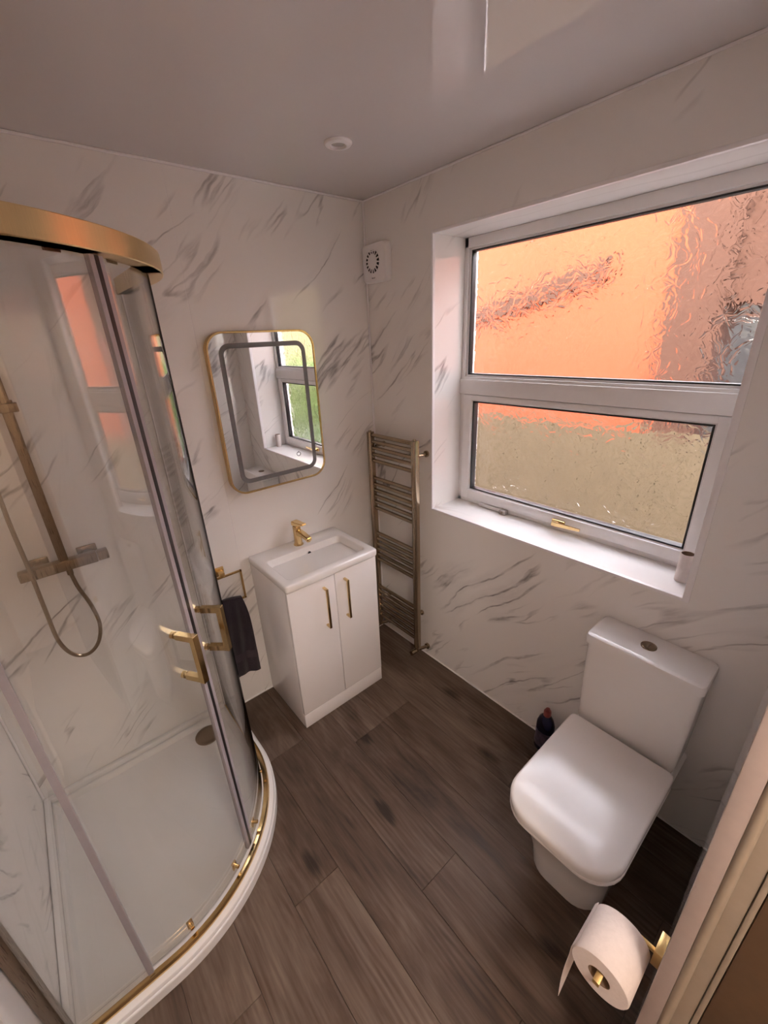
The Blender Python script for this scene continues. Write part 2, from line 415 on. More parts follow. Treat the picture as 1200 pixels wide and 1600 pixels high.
# doorway wall (camera stands in the opening)
wf = thing('wall_front', (XD, NW(XD), 0), kind='structure')
def planbox(bm, pts, z0, z1): loft(bm, [[(x, y, z0) for x, y in pts], [(x, y, z1) for x, y in pts]])
bm = newbm(); planbox(bm, [(0.0, NW(0)), (XD, NW(XD)), (XD, NW(XD) - .006), (0, NW(0) - .006)], 0, H); make('wall_panel', bm, M['marble_x'], wf, smooth=False)
bm = newbm(); planbox(bm, [(0.0, NW(0) - .006), (XD + .04, NW(XD) - .006), (XD + .04, -1.96), (0, -1.96)], -0.05, H + .1); make('masonry', bm, M['hall'], wf, smooth=False)
bm = newbm(); planbox(bm, [(XJ, NW(XJ)), (XL, NW(XL)), (XL, -1.96), (XJ, -1.96)], -0.05, H + .1); make('door_return', bm, M['hall'], wf, smooth=False)
bm = newbm(); planbox(bm, [(XD, NW(XD)), (XJ, NW(XJ)), (XJ, -1.96), (XD, -1.96)], 2.04, H + .1); make('door_head', bm, M['hall'], wf, smooth=False)

# ceiling (the roof above it shades the neighbour's wall)
ce = thing('ceiling', (0, 0, H), kind='structure')
bm = newbm(); box(bm, (XL, -1.863, H), (0.0, 0.0, H + .012)); make('ceiling_panel', bm, M['ceil'], ce, smooth=False)
bm = newbm(); box(bm, (XL - .1, YH, H + .012), (WT + .12, 0.12, H + .22)); make('roof_deck', bm, M['outer'], ce, smooth=False)

# trims: ceiling and corner beads, floor silicone
def bead(name, a, b, mat='trimw', s=0.009):
    bm = newbm(); a = Vector(a); b = Vector(b)
    lo = Vector((min(a.x, b.x), min(a.y, b.y), min(a.z, b.z))) - Vector((s, s, s)) / 2; hi = Vector((max(a.x, b.x), max(a.y, b.y), max(a.z, b.z))) + Vector((s, s, s)) / 2
    box(bm, lo, hi, s * 0.35, 2); return make(name, bm, M[mat], None, a, kind='structure')
bead('trim_1', (XL + .005, -.004, H - .004), (-.005, -.004, H - .004))
bead('trim_2', (-.004, -1.83, H - .004), (-.004, -.005, H - .004), s=0.008)
bead('trim_3', (-.005, -.005, 0.01), (-.005, -.005, H - .01))
bead('baseboard_back', (-1.045, -.003, 0.003), (-.005, -.003, 0.003), s=0.007)
bead('baseboard_right', (-.003, -1.83, 0.003), (-.003, -.005, 0.003), s=0.007)
bead('trim_4', (XL + .005, -.005, 0.1), (XL + .005, -.005, H - .01))

# hall behind the camera
bm = newbm(); box(bm, (XL - .1, YH, -0.12), (0.2, -1.96, -0.004)); make('floor_hall', bm, M['carpet'], None, (XL, YH, -.12), smooth=False, kind='structure')
bm = newbm(); box(bm, (XL - .1, YH - .1, -0.05), (0.3, YH, H + .1)); make('wall_hall_back', bm, M['hall'], None, (0, YH, 0), smooth=False, kind='structure')
bm = newbm(); box(bm, (0.2, YH, -0.05), (0.3, -1.96, H + .1)); make('wall_hall_right', bm, M['hall'], None, (.2, YH, 0), smooth=False, kind='structure')
bm = newbm(); box(bm, (XL - .1, YH, H), (0.2, -1.961, H + .012)); make('ceiling_hall', bm, M['hall'], None, (0, YH, H), smooth=False, kind='structure')

# door casing at the right of the picture
dr = thing('door_1', (XD, -1.9, 0), kind='structure')
yb = NW(XD)
bm = newbm(); box(bm, (XD - .004, yb + .0015, 0), (XD + .010, yb - 0.024, 2.04), 0.002, 2); make('casing_edge', bm, M['paint'], dr)
bm = newbm(); cyl(bm, (XD + .001, yb - .0305, 0), (XD + .001, yb - .0305, 2.04), 0.0075, n=16); make('casing_bead', bm, M['paint2'], dr)
bm = newbm(); box(bm, (XD - .0005, yb - .034, 0), (XD + .010, yb - 0.058, 2.04), 0.002, 2); make('jamb', bm, M['paint2'], dr)
bm = newbm(); box(bm, (XD - .003, yb - .0585, 0), (XD + .010, yb - 0.066, 2.04), 0.002, 2); make('door_stop', bm, M['paint2'], dr)
bm = newbm(); box(bm, (XD - .004, yb - .0665, 0.012), (XD + .036, yb - 0.82, 2.02), 0.003, 2); make('door_leaf', bm, M['door_shade'], dr)
bm = newbm(); cyl(bm, (XD - .0, yb - .74, 1.0), (XD - .045, yb - .74, 1.0), 0.009); cyl(bm, (XD - .045, yb - .75, 1.0), (XD - .045, yb - .64, 1.0), 0.009); make('door_handle', bm, M['brass'], dr)

# ------------------------------------------------------------------ window
wi = thing('window_1', (0.22, (WY0 + WY1) / 2, WZ0), kind='structure')
XF = 0.205                 # inner face of the outer frame
# reveal linings and sill
def lin(name, a, b, mat): bm = newbm(); box(bm, a, b, 0.0008, 1); make(name, bm, M[mat], wi, smooth=False)
lin('reveal_panel', (0.0, WY0, WZ0), (0.25, WY0 - .006, WZ1), 'reveal')
lin('reveal_panel', (0.0, WY1, WZ0), (0.25, WY1 + .006, WZ1), 'reveal')
lin('reveal_panel', (0.0, WY0 - .006, WZ1), (0.25, WY1 + .006, WZ1 - .006), 'reveal')
lin('window_sill', (0.0, WY0 - .006, WZ0), (0.25, WY1 + .006, WZ0 + .006), 'reveal')
# L-shaped edge trims round the opening
def trimL(a, b): bm = newbm(); box(bm, a, b, 0.0012, 2); make('edge_trim', bm, M['trimw'], wi)
tw = 0.012
trimL((-.003, WY0 + .004, WZ0 - .004), (0.014, WY0 - .0075, WZ1 + .004))
trimL((-.003, WY1 - .012, WZ0 - .004), (0.020, WY1 + .0075, WZ1 + .004))
trimL((-.003, WY0 - .0075, WZ1 + .004), (0.014, WY1 + .0075, WZ1 - .0075))
trimL((-.003, WY0 - .0075, WZ0 - .004), (0.014, WY1 + .0075, WZ0 + .0075))

def ringframe(bm, ya, yb2, za, zb, w, x0, x1, bev=0.004, wb=None, wt=None):
    """rectangular ring: outer y ya>yb2, z za<zb, member width w"""
    wb = w if wb is None else wb; wt = w if wt is None else wt
    box(bm, (x0, ya, za), (x1, ya - w, zb), bev); box(bm, (x0, yb2, za), (x1, yb2 + w, zb), bev)
    box(bm, (x0 + .0004, ya - w * .9, za), (x1 - .0004, yb2 + w * .9, za + wb), bev); box(bm, (x0 + .0004, ya - w * .9, zb), (x1 - .0004, yb2 + w * .9, zb - wt), bev)
yA, yB = WY0 - .006, WY1 + .006
zA, zB = WZ0 + .006, WZ1 - .006
ZT0, ZT1 = 1.535, 1.605    # transom
bm = newbm()
box(bm, (XF, yA, zA), (0.27, yA - .022, zB), .003); box(bm, (XF, yB, zA), (0.27, yB + .022, zB), .003)
box(bm, (XF, yA, zB), (0.27, yB, zB - .040), .003); box(bm, (XF, yA, zA), (0.27, yB, zA + .022), .003)
make('outer_frame', bm, M['upvc'], wi)
bm = newbm(); box(bm, (XF - .012, yA - .0, ZT0), (0.27, yB + .0, ZT1), .005); box(bm, (XF - .002, yA - .02, ZT1 - .004), (0.262, yB + .02, ZT1 + .012), .004); make('transom', bm, M['upvc'], wi)
# upper fixed light: glazing bead, gasket, pane
ug = (yA - .020, yB + .020, ZT1 + .008, zB - .036)
bm = newbm(); ringframe(bm, ug[0], ug[1], ug[2], ug[3], .014, XF + .012, 0.262, .003); make('glazing_bead', bm, M['upvc'], wi)
bm = newbm(); ringframe(bm, ug[0] - .012, ug[1] + .012, ug[2] + .012, ug[3] - .012, .006, XF + .010, 0.245, .001); make('gasket', bm, M['gasket'], wi)
bm = newbm(); box(bm, (.236, ug[0] - .016, ug[2] + .016), (.242, ug[1] + .016, ug[3] - .016)); make('upper_pane', bm, M['pane'], wi, smooth=False)
# lower opening sash
sa = (yA - .024, yB + .024, zA + .022, ZT0 - .001)
sash = thing('sash', (0, 0, 0)); sash.parent = wi; sash.location = (0, 0, 0)
bm = newbm(); ringframe(bm, sa[0], sa[1], sa[2], sa[3], .048, XF - .010, 0.262, .006, wb=.050, wt=.026); make('sash_frame', bm, M['upvc'], sash)
sb_ = (sa[0] - .044, sa[1] + .044, sa[2] + .046, sa[3] - .022)
bm = newbm(); ringframe(bm, sb_[0], sb_[1], sb_[2], sb_[3], .010, XF + .002, 0.250, .003); make('sash_bead', bm, M['upvc'], sash)
bm = newbm(); ringframe(bm, sb_[0] - .008, sb_[1] + .008, sb_[2] + .008, sb_[3] - .008, .007, XF + .001, 0.243, .001); make('gasket', bm, M['gasket'], sash)
bm = newbm(); box(bm, (.236, sb_[0] - .012, sb_[2] + .012), (.242, sb_[1] + .012, sb_[3] - .012)); make('lower_pane', bm, M['pane'], sash, smooth=False)
# handle (brass lever) on the bottom rail
hy, hz = -1.035, sa[2] + .020
bm = newbm(); box(bm, (XF - .022, hy + .030, hz - .012), (XF - .009, hy - .030, hz + .012), .004)
cyl(bm, (XF - .020, hy, hz), (XF - .048, hy, hz), .009)
make('handle_base', bm, M['brass'], sash)
bm = newbm(); loft(bm, [[(XF - .046 + dx * s, hy + .014 - 0.125 * k, hz + .002 + dz * s + .006 * k) for dx, dz in ((-.0045, -.007), (.0045, -.007), (.0045, .007), (-.0045, .007))] for k, s in ((0, 1.2), (.25, 1.15), (.7, .9), (1, .75))])
make('handle_lever', bm, M['brass_pol'], sash)
# clear restrictor catch at the left of the bottom rail
bm = newbm(); box(bm, (XF - .016, -.60, zA + .002), (XF - .002, -.735, zA + .020), .003); make('catch_rail', bm, M['plasticw'], wi)
bm = newbm(); box(bm, (XF - .034, -.735, zA + .000), (XF - .004, -.772, zA + .024), .005); make('catch_block', bm, M['lens'], wi)
bm = newbm(); cyl(bm, (XF - .035, -.753, zA + .012), (XF - .030, -.753, zA + .012), .006); make('catch_screw', bm, M['bronze'], wi)

# ================================================================== SHOWER
SC = Vector((-1.61, -0.36, 0)); 
def dpath(R, n=28, x_end=XL, y_end=0.0):
    """D-shaped quadrant path from the back wall round to the left wall, with outward normals"""
    P = [((SC.x + R, y_end), (1, 0)), ((SC.x + R, (y_end + SC.y) / 2), (1, 0))]
    for i in range(n + 1):
        a = -PI / 2 * i / n; P.append(((SC.x + R * math.cos(a), SC.y + R * math.sin(a)), (math.cos(a), math.sin(a))))
    P += [(((SC.x + x_end) / 2, SC.y - R), (0, -1)), ((x_end, SC.y - R), (0, -1))]
    return P
def darc(R, a0, a1, n=18):
    return [((SC.x + R * math.cos(math.radians(a)), SC.y + R * math.sin(math.radians(a))), (math.cos(math.radians(a)), math.sin(math.radians(a)))) for a in [a0 + (a1 - a0) * i / n for i in range(n + 1)]]
RT = 0.552    # tray outside
RG = 0.510    # glass line
ZR = 0.062    # tray rim height
tray = thing('shower_tray', (-1.5, -.45, 0), 'white acrylic quadrant shower tray under the brass framed glass enclosure', 'shower tray')
bm = newbm()
outer = [p for p, _ in dpath(RT, 28, XL + .001, -.001)]
def inset(R, k): 
    P = [(SC.x + R, -k)] + [p for p, _ in darc(R, 0, -90, 28)] + [(XL + k, SC.y - R)]
    return P
def trayloop(R, k, z): return [(x, y, z) for x, y in inset(R, k)] + [(XL + k, -k, z)]
loops = [trayloop(RT - .002, .001, 0.0), trayloop(RT, .001, .003), trayloop(RT - .001, .001, .036), trayloop(RT - .003, .001, .039), trayloop(RT - .0065, .001, .040), trayloop(RT - .007, .001, .050), trayloop(RT - .009, .001, .054), trayloop(RT - .013, .001, .0555), trayloop(RT - .030, .001, ZR),
         trayloop(RT - .060, .030, ZR), trayloop(RT - .066, .036, ZR - .004), trayloop(RT - .078, .046, ZR - .020), trayloop(RT - .090, .060, ZR - .024), trayloop(RT - .25, .25, ZR - .027)]
loft(bm, loops); make('tray_body', bm, M['acrylic'], tray, ang=24)
bm = newbm(); box(bm, (XL + .001, -.001, ZR), (SC.x + RT - .05, -.026, .088), .006, 3); make('back_upstand', bm, M['acrylic'], tray)
bm = newbm(); box(bm, (XL + .001, -.02, ZR), (XL + .026, SC.y - RT + .05, .088), .006, 3); make('side_upstand', bm, M['acrylic'], tray)
DC = (-1.232, -.112)
bm = newbm(); lathe(bm, (DC[0], DC[1], ZR - .026), (0, 0, 1), [(.058, 0), (.058, .006), (.054, .010), (.040, .0125), (.0005, .0135)]); make('drain_cover', bm, M['bronze'], tray, label='bronze round drain cover')
bm = newbm(); lathe(bm, (DC[0], DC[1], ZR - .0265), (0, 0, 1), [(.064, 0), (.064, .003), (.058, .004), (.0005, .004)]); make('drain_ring', bm, M['acrylic'], tray)

en = thing('shower_enclosure', (-1.3, -.6, ZR), 'curved clear glass shower enclosure with brushed brass rails and handles', 'shower enclosure')
ZTOP = 2.032; 
bm = newbm(); sweep_strip(bm, dpath(RG, 30, XL + .004, -.004), [(-.018, ZTOP - .048), (.024, ZTOP - .048), (.026, ZTOP - .046), (.026, ZTOP - .002), (.024, ZTOP), (-.018, ZTOP)])
make('top_rail', bm, M['brass_rail'], en, ang=25)
bm = newbm(); sweep_strip(bm, dpath(RG, 30, XL + .004, -.004), [(-.006, ZR), (.018, ZR), (.018, ZR + .008), (.015, ZR + .018), (.012, ZR + .018), (.010, ZR + .006), (-.006, ZR + .004)])
make('bottom_track', bm, M['brass_pol'], en, ang=25)
for (x0, y0, x1, y1) in ((SC.x + RG - .007, -.0015, SC.x + RG + .009, -.020), (XL + .0015, SC.y - RG - .020, XL + .030, SC.y - RG + .016)):
    bm = newbm(); box(bm, (x0, y0, ZR + .010), (x1, y1, ZTOP - .04), .003); make('wall_profile', bm, M['bronze' if x0 < -1.5 else 'trimw'], en)
GZ0, GZ1 = ZR + .014, ZTOP - .045
def slab(bm, path, th, z0, z1): sweep_strip(bm, path, [(-th / 2, z0), (th / 2, z0), (th / 2, z1), (-th / 2, z1)])
# fixed side panes
bm = newbm(); slab(bm, [((SC.x + RG, -.020), (1, 0)), ((SC.x + RG, -.18), (1, 0)), ((SC.x + RG, -.312), (1, 0))], .006, GZ0, GZ1); make('fixed_pane', bm, M['glass'], en)
bm = newbm(); slab(bm, [((XL + .02, SC.y - RG), (0, -1)), ((-1.76, SC.y - RG), (0, -1)), ((-1.650, SC.y - RG), (0, -1))], .006, GZ0, GZ1); make('fixed_pane', bm, M['glass'], en)
# joint seals on fixed panes
def strip(name, ang, R, w, t, mat, parent, z0=GZ0, z1=GZ1, off=0.0):
    bm = newbm(); da = math.degrees(w / R) / 2
    sweep_strip(bm, darc(R, ang + da, ang - da, 4), [(off - t / 2, z0), (off + t / 2, z0), (off + t / 2, z1), (off - t / 2, z1)]); return make(name, bm, M[mat], parent)
bm = newbm(); sweep_strip(bm, [((x, SC.y - RG), (0, -1)) for x in (-1.663, -1.648)], [(-.007, GZ0), (.003, GZ0), (.003, GZ1), (-.007, GZ1)]); make('pane_seal', bm, M['seal'], en)
bm = newbm(); sweep_strip(bm, [((SC.x + RG, y), (1, 0)) for y in (-.322, -.307)], [(-.007, GZ0), (.003, GZ0), (.003, GZ1), (-.007, GZ1)]); make('pane_seal', bm, M['seal'], en)
RD = RG - .013
AM = -49.2     # meeting line of the two doors
def door(a_out, a_meet, hang, lab):
    d = thing('sliding_door', (0, 0, 0)); d.parent = en; d.location = (0, 0, 0)
    d['label'] = lab
    ext = [((SC.x + RD, -.318), (1, 0))] if a_out > -45 else [((-1.656, SC.y - RD), (0, -1))]
    bm = newbm(); slab(bm, ext + darc(RD, a_out, a_meet, 26), .006, GZ0 + .006, GZ1 + .01); make('door_glass', bm, M['glass'], d)
    sgn = 1 if a_meet < a_out else -1
    strip('door_seal', a_meet + sgn * .75, RD, .013, .012, 'seal', d, GZ0 + .006, GZ1)
    strip('magnet_strip', a_meet + sgn * -.28, RD, .0058, .013, 'sealdark', d, GZ0 + .006, GZ1)
    # U-shaped bar handle outside
    a = math.radians(hang); nx, ny = math.cos(a), math.sin(a); tx, ty = -ny, nx
    def P(o, t, z): return (SC.x + nx * (RD + o) + tx * t, SC.y + ny * (RD + o) + ty * t, z)
    def bar(bm, o0, o1, z0, z1, w=.0075):
        loft(bm, [[P(o0, -w, z0), P(o0, w, z0), P(o0, w, z1), P(o0, -w, z1)], [P(o1, -w, z0), P(o1, w, z0), P(o1, w, z1), P(o1, -w, z1)]])
    h = thing('handle', (0, 0, 0)); h.parent = d; h.location = (0, 0, 0)
    h0, h1 = 0.957, 1.094
    bm = newbm(); bar(bm, .050, .066, h0 - .010, h1 + .010, .0095); bmesh.ops.bevel(bm, geom=bm.edges[:], offset=.0008, segments=1, affect='EDGES'); make('handle_bar', bm, M['brass_pol'], d)
    for z in (h0, h1):
        bm = newbm(); bar(bm, .003, .051, z - .0085, z + .0085, .0085); make('handle_post', bm, M['brass_pol'], d)
        bm = newbm(); q = Vector(P(-.003, 0, z)); cyl(bm, q, Vector(P(-.012, 0, z)), .010); make('handle_stud', bm, M['brass_pol'], d)
    bpy.data.objects.remove(h)
    # rollers top and bottom
    for aa in (a_out - sgn * (17.5 if a_out > -45 else 9.5), a_meet + sgn * (7 if a_out > -45 else 9)):
        ar = math.radians(aa); n_ = Vector((math.cos(ar), math.sin(ar), 0)); t_ = Vector((-n_.y, n_.x, 0))
        for z, nm in ((GZ0 + .034, 'bottom_guide'), (GZ1 - .020, 'top_roller')):
            c = Vector((SC.x, SC.y, z)) + n_ * RD
            if nm == 'bottom_guide':
                bm = newbm(); cyl(bm, c - n_ * .012 + Vector((0, 0, -.010)), c + n_ * .010 + Vector((0, 0, -.010)), .0065, n=12)
                q = [c + n_ * o + t_ * t0 + Vector((0, 0, zz)) for zz in (-.030, .004) for o, t0 in ((-.012, -.009), (-.007, -.009), (-.007, .009), (-.012, .009))]
                loft(bm, [q[:4], q[4:]])
            else:
                bm = newbm(); cyl(bm, c - n_ * .009 + Vector((0, 0, .030)), c + n_ * .006 + Vector((0, 0, .030)), .010, n=14)
                q = [c + n_ * o + t_ * t0 + Vector((0, 0, zz)) for zz in (.012, .040) for o, t0 in ((-.010, -.016), (-.006, -.016), (-.006, .016), (-.010, .016))]
                loft(bm, [q[:4], q[4:]])
            make(nm, bm, M['bronze'] if nm == 'top_roller' else M['brass_pol'], d)
    return d
door(0.0, AM + .6, -42.9, 'curved glass door with brass bar handle nearer the basin')
door(-90.0, AM - .6, -56.5, 'curved glass door with brass bar handle nearer the doorway')

# shower mixer: bar valve, riser, slider, hose
mx_ = thing('shower_mixer', (-1.515, -.003, 1.10), 'bronze bar shower mixer with square riser rail and looping hose inside the enclosure', 'shower')
vy = -.062; vz = 1.094
bm = newbm(); box(bm, (-1.615, vy - .020, vz - .018), (-1.420, vy + .020, vz + .018), .002, 2); make('bar_valve', bm, M['bronze'], mx_)
for xa, xb in ((-1.652, -1.616), (-1.419, -1.383)):
    bm = newbm(); box(bm, (xa, vy - .019, vz - .017), (xb, vy + .019, vz + .017), .003, 2)
    make('control_knob', bm, M['bronze'], mx_)
for x in (-1.592, -1.442):
    bm = newbm(); box(bm, (x - .032, -.002, vz - .030), (x + .032, -.012, vz + .030), .004); cyl(bm, (x, -.01, vz), (x, vy + .015, vz), .017); make('wall_union', bm, M['bronze'], mx_)
bm = newbm(); box(bm, (-1.532, vy - .010, vz + .017), (-1.504, vy + .012, 2.20), .002); make('riser_rail', bm, M['bronze'], mx_)
bm = newbm(); box(bm, (-1.53, vy + .010, 2.02), (-1.506, -.002, 2.045), .002); make('riser_bracket', bm, M['bronze'], mx_)
bm = newbm(); box(bm, (-1.532, vy - .012, 2.18), (-1.504, vy - .32, 2.205), .003); make('overhead_arm', bm, M['bronze'], mx_)
bm = newbm(); box(bm, (-1.64, vy - .20, 2.150), (-1.40, vy - .44, 2.160), .004); cyl(bm, (-1.518, vy - .31, 2.158), (-1.518, vy - .31, 2.182), .014); make('overhead_rose', bm, M['bronze'], mx_)
bm = newbm(); box(bm, (-1.548, vy - .020, 1.640), (-1.488, vy + .018, 1.668), .003); box(bm, (-1.600, vy - .026, 1.642), (-1.546, vy + .012, 1.666), .003); cyl(bm, (-1.505, vy - .004, 1.666), (-1.505, vy - .004, 1.676), .008); make('slide_bracket', bm, M['bronze'], mx_)
bm = newbm(); tube(bm, catmull([(-1.575, vy - .035, 1.70), (-1.575, vy - .045, 1.60), (-1.578, vy - .05, 1.62)][:2], 4), .011, 12)
loft(bm, [[(-1.575 + dx, vy - .04 - k * .06 + dy, 1.70 + .13 * k) for dx, dy in ((-.011 * s, -.009), (.011 * s, -.009), (.011 * s, .009), (-.011 * s, .009))] for k, s in ((0, 1), (.4, 1.1), (.7, 2.0), (1, 2.2))])
make('hand_shower', bm, M['bronze'], mx_)
hp = catmull([(-1.575, vy - .045, 1.61), (-1.605, vy - .040, 1.50), (-1.615, vy - .036, 1.32), (-1.615, vy - .032, 1.12), (-1.618, vy - .022, .95), (-1.618, vy - .008, .81), (-1.595, vy + .004, .727), (-1.553, vy + .006, .700), (-1.510, vy + .005, .730), (-1.484, vy + .004, .805), (-1.488, vy + .003, .90), (-1.506, vy + .002, .99), (-1.512, vy, 1.05), (-1.513, vy, 1.078)], 10)
bm = newbm(); tube(bm, hp, .0068, 10); make('hose', bm, M['bronze'], mx_)
bm = newbm(); cyl(bm, (-1.513, vy, 1.052), (-1.513, vy, 1.078), .010); make('hose_nut', bm, M['bronze'], mx_)

# ================================================================== VANITY
VX0, VX1 = -.836, -.338; VY = -.380
van = thing('vanity_unit', ((VX0 + VX1) / 2, VY / 2, 0), 'gloss white two door vanity cabinet standing below the basin', 'cabinet')
bm = newbm(); box(bm, (VX0, -.0035, .002), (VX1, VY + .020, .803), .0015, 2); make('carcass', bm, M['gloss_white'], van)
bm = newbm(); box(bm, (VX0 + .0005, VY + .022, .002), (VX1 - .0005, VY + .002, .084), .0015, 2); make('plinth', bm, M['gloss_white'], van)
xm = (VX0 + VX1) / 2
for xa, xb, hx in ((VX0 + .0005, xm - .0016, -.652), (xm + .0016, VX1 - .0005, -.535)):
    d = thing('cabinet_door', (0, 0, 0)); d.parent = van; d.location = (0, 0, 0)
    bm = newbm(); box(bm, (xa, VY + .019, .0875), (xb, VY, .798), .002, 3); make('door_front', bm, M['gloss_white'], d)
    bm = newbm(); z0, z1 = .542, .758; yh = VY - .030
    box(bm, (hx - .006, yh - .004, z0), (hx + .006, yh + .004, z1), .001)
    box(bm, (hx - .006, yh + .003, z0), (hx + .006, VY - .0002, z0 + .009), .001); box(bm, (hx - .006, yh + .003, z1 - .009), (hx + .006, VY - .0002, z1), .001)
    make('bar_handle', bm, M['brass_pol'], d, label='brass bar handle')

ba = thing('wash_basin', (xm, -.2, .805), 'white ceramic wash basin with rectangular bowl on the vanity cabinet', 'basin')
bm = newbm()
BX, BY, BW, BD = xm, -.1975, .508, .389; ZB = .842
def bl(cx, cy, w, d, r, z): return [(x, y, z) for x, y in rrect(cx, cy, w, d, r, 5)]
loops = [bl(BX, BY, BW - .012, BD - .010, .010, .806), bl(BX, BY, BW - .004, BD - .003, .012, .808), bl(BX, BY, BW, BD, .013, .815), bl(BX, BY, BW, BD, .013, ZB - .007), bl(BX, BY, BW - .005, BD - .005, .013, ZB - .002), bl(BX, BY, BW - .014, BD - .014, .012, ZB),
         bl(BX, -.232, .436, .232, .022, ZB), bl(BX, -.232, .430, .226, .022, ZB - .002), bl(BX, -.231, .424, .220, .024, ZB - .010), bl(BX, -.228, .392, .196, .036, ZB - .055), bl(BX + .002, -.224, .330, .160, .05, ZB - .098), bl(BX + .002, -.220, .26, .12, .05, ZB - .118), bl(BX + .002, -.216, .14, .08, .038, ZB - .126), bl(BX, -.212, .05, .05, .024, ZB - .128)]
loft(bm, loops); make('bowl', bm, M['ceramic'], ba, ang=40)
bm = newbm(); lathe(bm, (BX, -.212, ZB - .1275), (0, 0, 1), [(.022, 0), (.022, .004), (.018, .007), (.0005, .0085)]); make('plug', bm, M['brass_pol'], ba)
# overflow on the sloping back wall
oc = Vector((-.568, -.1275, ZB - .036)); on = Vector((0, -.92, .35)).normalized()
bm = newbm(); lathe(bm, oc, on, [(.0135, -.004), (.0135, .003), (.0100, .004), (.0098, .0012), (.0005, .0010)], 20); make('overflow_ring', bm, M['ceramic'], ba)
bm = newbm(); lathe(bm, oc + on * .0014, on, [(.0095, 0), (.0092, .0012), (.0005, .0014)], 20); make('overflow_hole', bm, M['dark'], ba)

tp = thing('basin_tap', (-.590, -.062, ZB), 'small brass mixer tap on the back ledge of the basin', 'tap')
bm = newbm(); lathe(bm, (-.590, -.066, ZB + .0003), (0, 0, 1), [(.025, 0), (.025, .004), (.0215, .006), (.0195, .03), (.0195, .085), (.0205, .10), (.018, .106)], 24); make('tap_body', bm, M['brass_pol'], tp)
bm = newbm(); ds = Vector((.10, -1, 0)).normalized(); ss = Vector((ds.y, -ds.x, 0)) * -1
b0 = Vector((-.590, -.066, ZB + .075))
def sec(c, w, h): return [c + ss * a * w + Vector((0, 0, b * h)) for a, b in ((-1, -1), (1, -1), (1, 1), (-1, 1))]
loft(bm, [sec(b0, .016, .016), sec(b0 + ds * .05 + Vector((0, 0, -.004)), .0155, .013), sec(b0 + ds * .105 + Vector((0, 0, -.016)), .014, .010)]); bmesh.ops.bevel(bm, geom=bm.edges[:], offset=.004, segments=2, affect='EDGES')
cyl(bm, b0 + ds * .092 + Vector((0, 0, -.020)), b0 + ds * .092 + Vector((0, 0, -.030)), .010, n=16); make('spout', bm, M['brass_pol'], tp)
bm = newbm(); l0 = Vector((-.590, -.060, ZB + .118))
loft(bm, [sec(l0 - ds * .014, .0185, .012), sec(l0 + ds * .015 + Vector((0, 0, .002)), .0185, .011), sec(l0 + ds * .078 + Vector((0, 0, .012)), .014, .004)]); bmesh.ops.bevel(bm, geom=bm.edges[:], offset=.003, segments=2, affect='EDGES'); make('lever', bm, M['brass_pol'], tp)

# ================================================================== MIRROR
MX, MZ, MW, MH, MR = -.612, 1.512, .500, .692, .075
mi = thing('wall_mirror', (MX, -.001, MZ - MH / 2), 'rounded brass framed mirror with grey light band above the basin', 'mirror')
def rr(w, h, r, y): return [(x, y, z) for x, z in rrect(MX, MZ, w, h, r, 12)]
bm = newbm(); loft(bm, [rr(MW - .02, MH - .02, MR - .01, -.0015), rr(MW - .02, MH - .02, MR - .01, -.025)]); make('back_box', bm, M['plasticw'], mi)
bm = newbm(); L = [rr(MW, MH, MR, -.004), rr(MW, MH, MR, -.033), rr(MW - .003, MH - .003, MR - .0015, -.0345), rr(MW - .015, MH - .015, MR - .0075, -.0345), rr(MW - .017, MH - .017, MR - .008, -.033), rr(MW - .017, MH - .017, MR - .008, -.006)]
loft(bm, L, cap=False); make('frame', bm, M['brass'], mi)
bm = newbm(); loft(bm, [rr(MW - .016, MH - .016, MR - .008, -.0255), rr(MW - .016, MH - .016, MR - .008, -.0305)]); make('mirror_glass', bm, M['mirror'], mi, ang=20)
bm = newbm()
o_ = rrect(MX, MZ, MW - .098, MH - .092, .046, 10); i_ = rrect(MX, MZ, MW - .098 - .040, MH - .092 - .040, .028, 10)
loft(bm, [[(x, -.0306, z) for x, z in o_], [(x, -.0310, z) for x, z in o_], [(x, -.0310, z) for x, z in i_], [(x, -.0306, z) for x, z in i_]], cap=False); make('light_band', bm, M['led'], mi)
bm = newbm(); 
o_ = [(-.508 + .011 * math.cos(2 * PI * i / 24), 1.298 + .011 * math.sin(2 * PI * i / 24)) for i in range(24)]; i_ = [(-.508 + .0085 * math.cos(2 * PI * i / 24), 1.298 + .0085 * math.sin(2 * PI * i / 24)) for i in range(24)]
loft(bm, [[(x, -.0306, z) for x, z in o_], [(x, -.0310, z) for x, z in o_], [(x, -.0310, z) for x, z in i_], [(x, -.0306, z) for x, z in i_]], cap=False); box(bm, (-.5088, -.0306, 1.303), (-.5072, -.0310, 1.311)); make('touch_button', bm, M['led'], mi)

# ================================================================== TOWEL RADIATOR
ra = thing('towel_radiator', (-.07, -.23, .09), 'tall champagne metal ladder towel radiator in the corner beside the window', 'radiator')
RX = -.075; RY0, RY1 = -.052, -.400
def dpost(bm, y, s):
    prof = [(RX + .016, y - .0155), (RX + .016, y + .0155)] + [(RX - .002 - .018 * math.sin(PI * i / 8), y + .0155 * math.cos(PI * i / 8)) for i in range(9)]
    loft(bm, [[(a, b, .092) for a, b in prof], [(a, b, 1.338) for a, b in prof]])
for y in (RY0, RY1):
    bm = newbm(); dpost(bm, y, 1); make('post', bm, M['rad'], ra)
    bm = newbm(); cyl(bm, (RX, y, 1.337), (RX, y, 1.345), .008); make('post_cap', bm, M['rad'], ra)
rz = [1.322 - .0355 * i for i in range(5)] + [1.078 - .0362 * i for i in range(6)] + [.734 - .0352 * i for i in range(6)] + [.361 - .0365 * i for i in range(7)]
rung_me = None
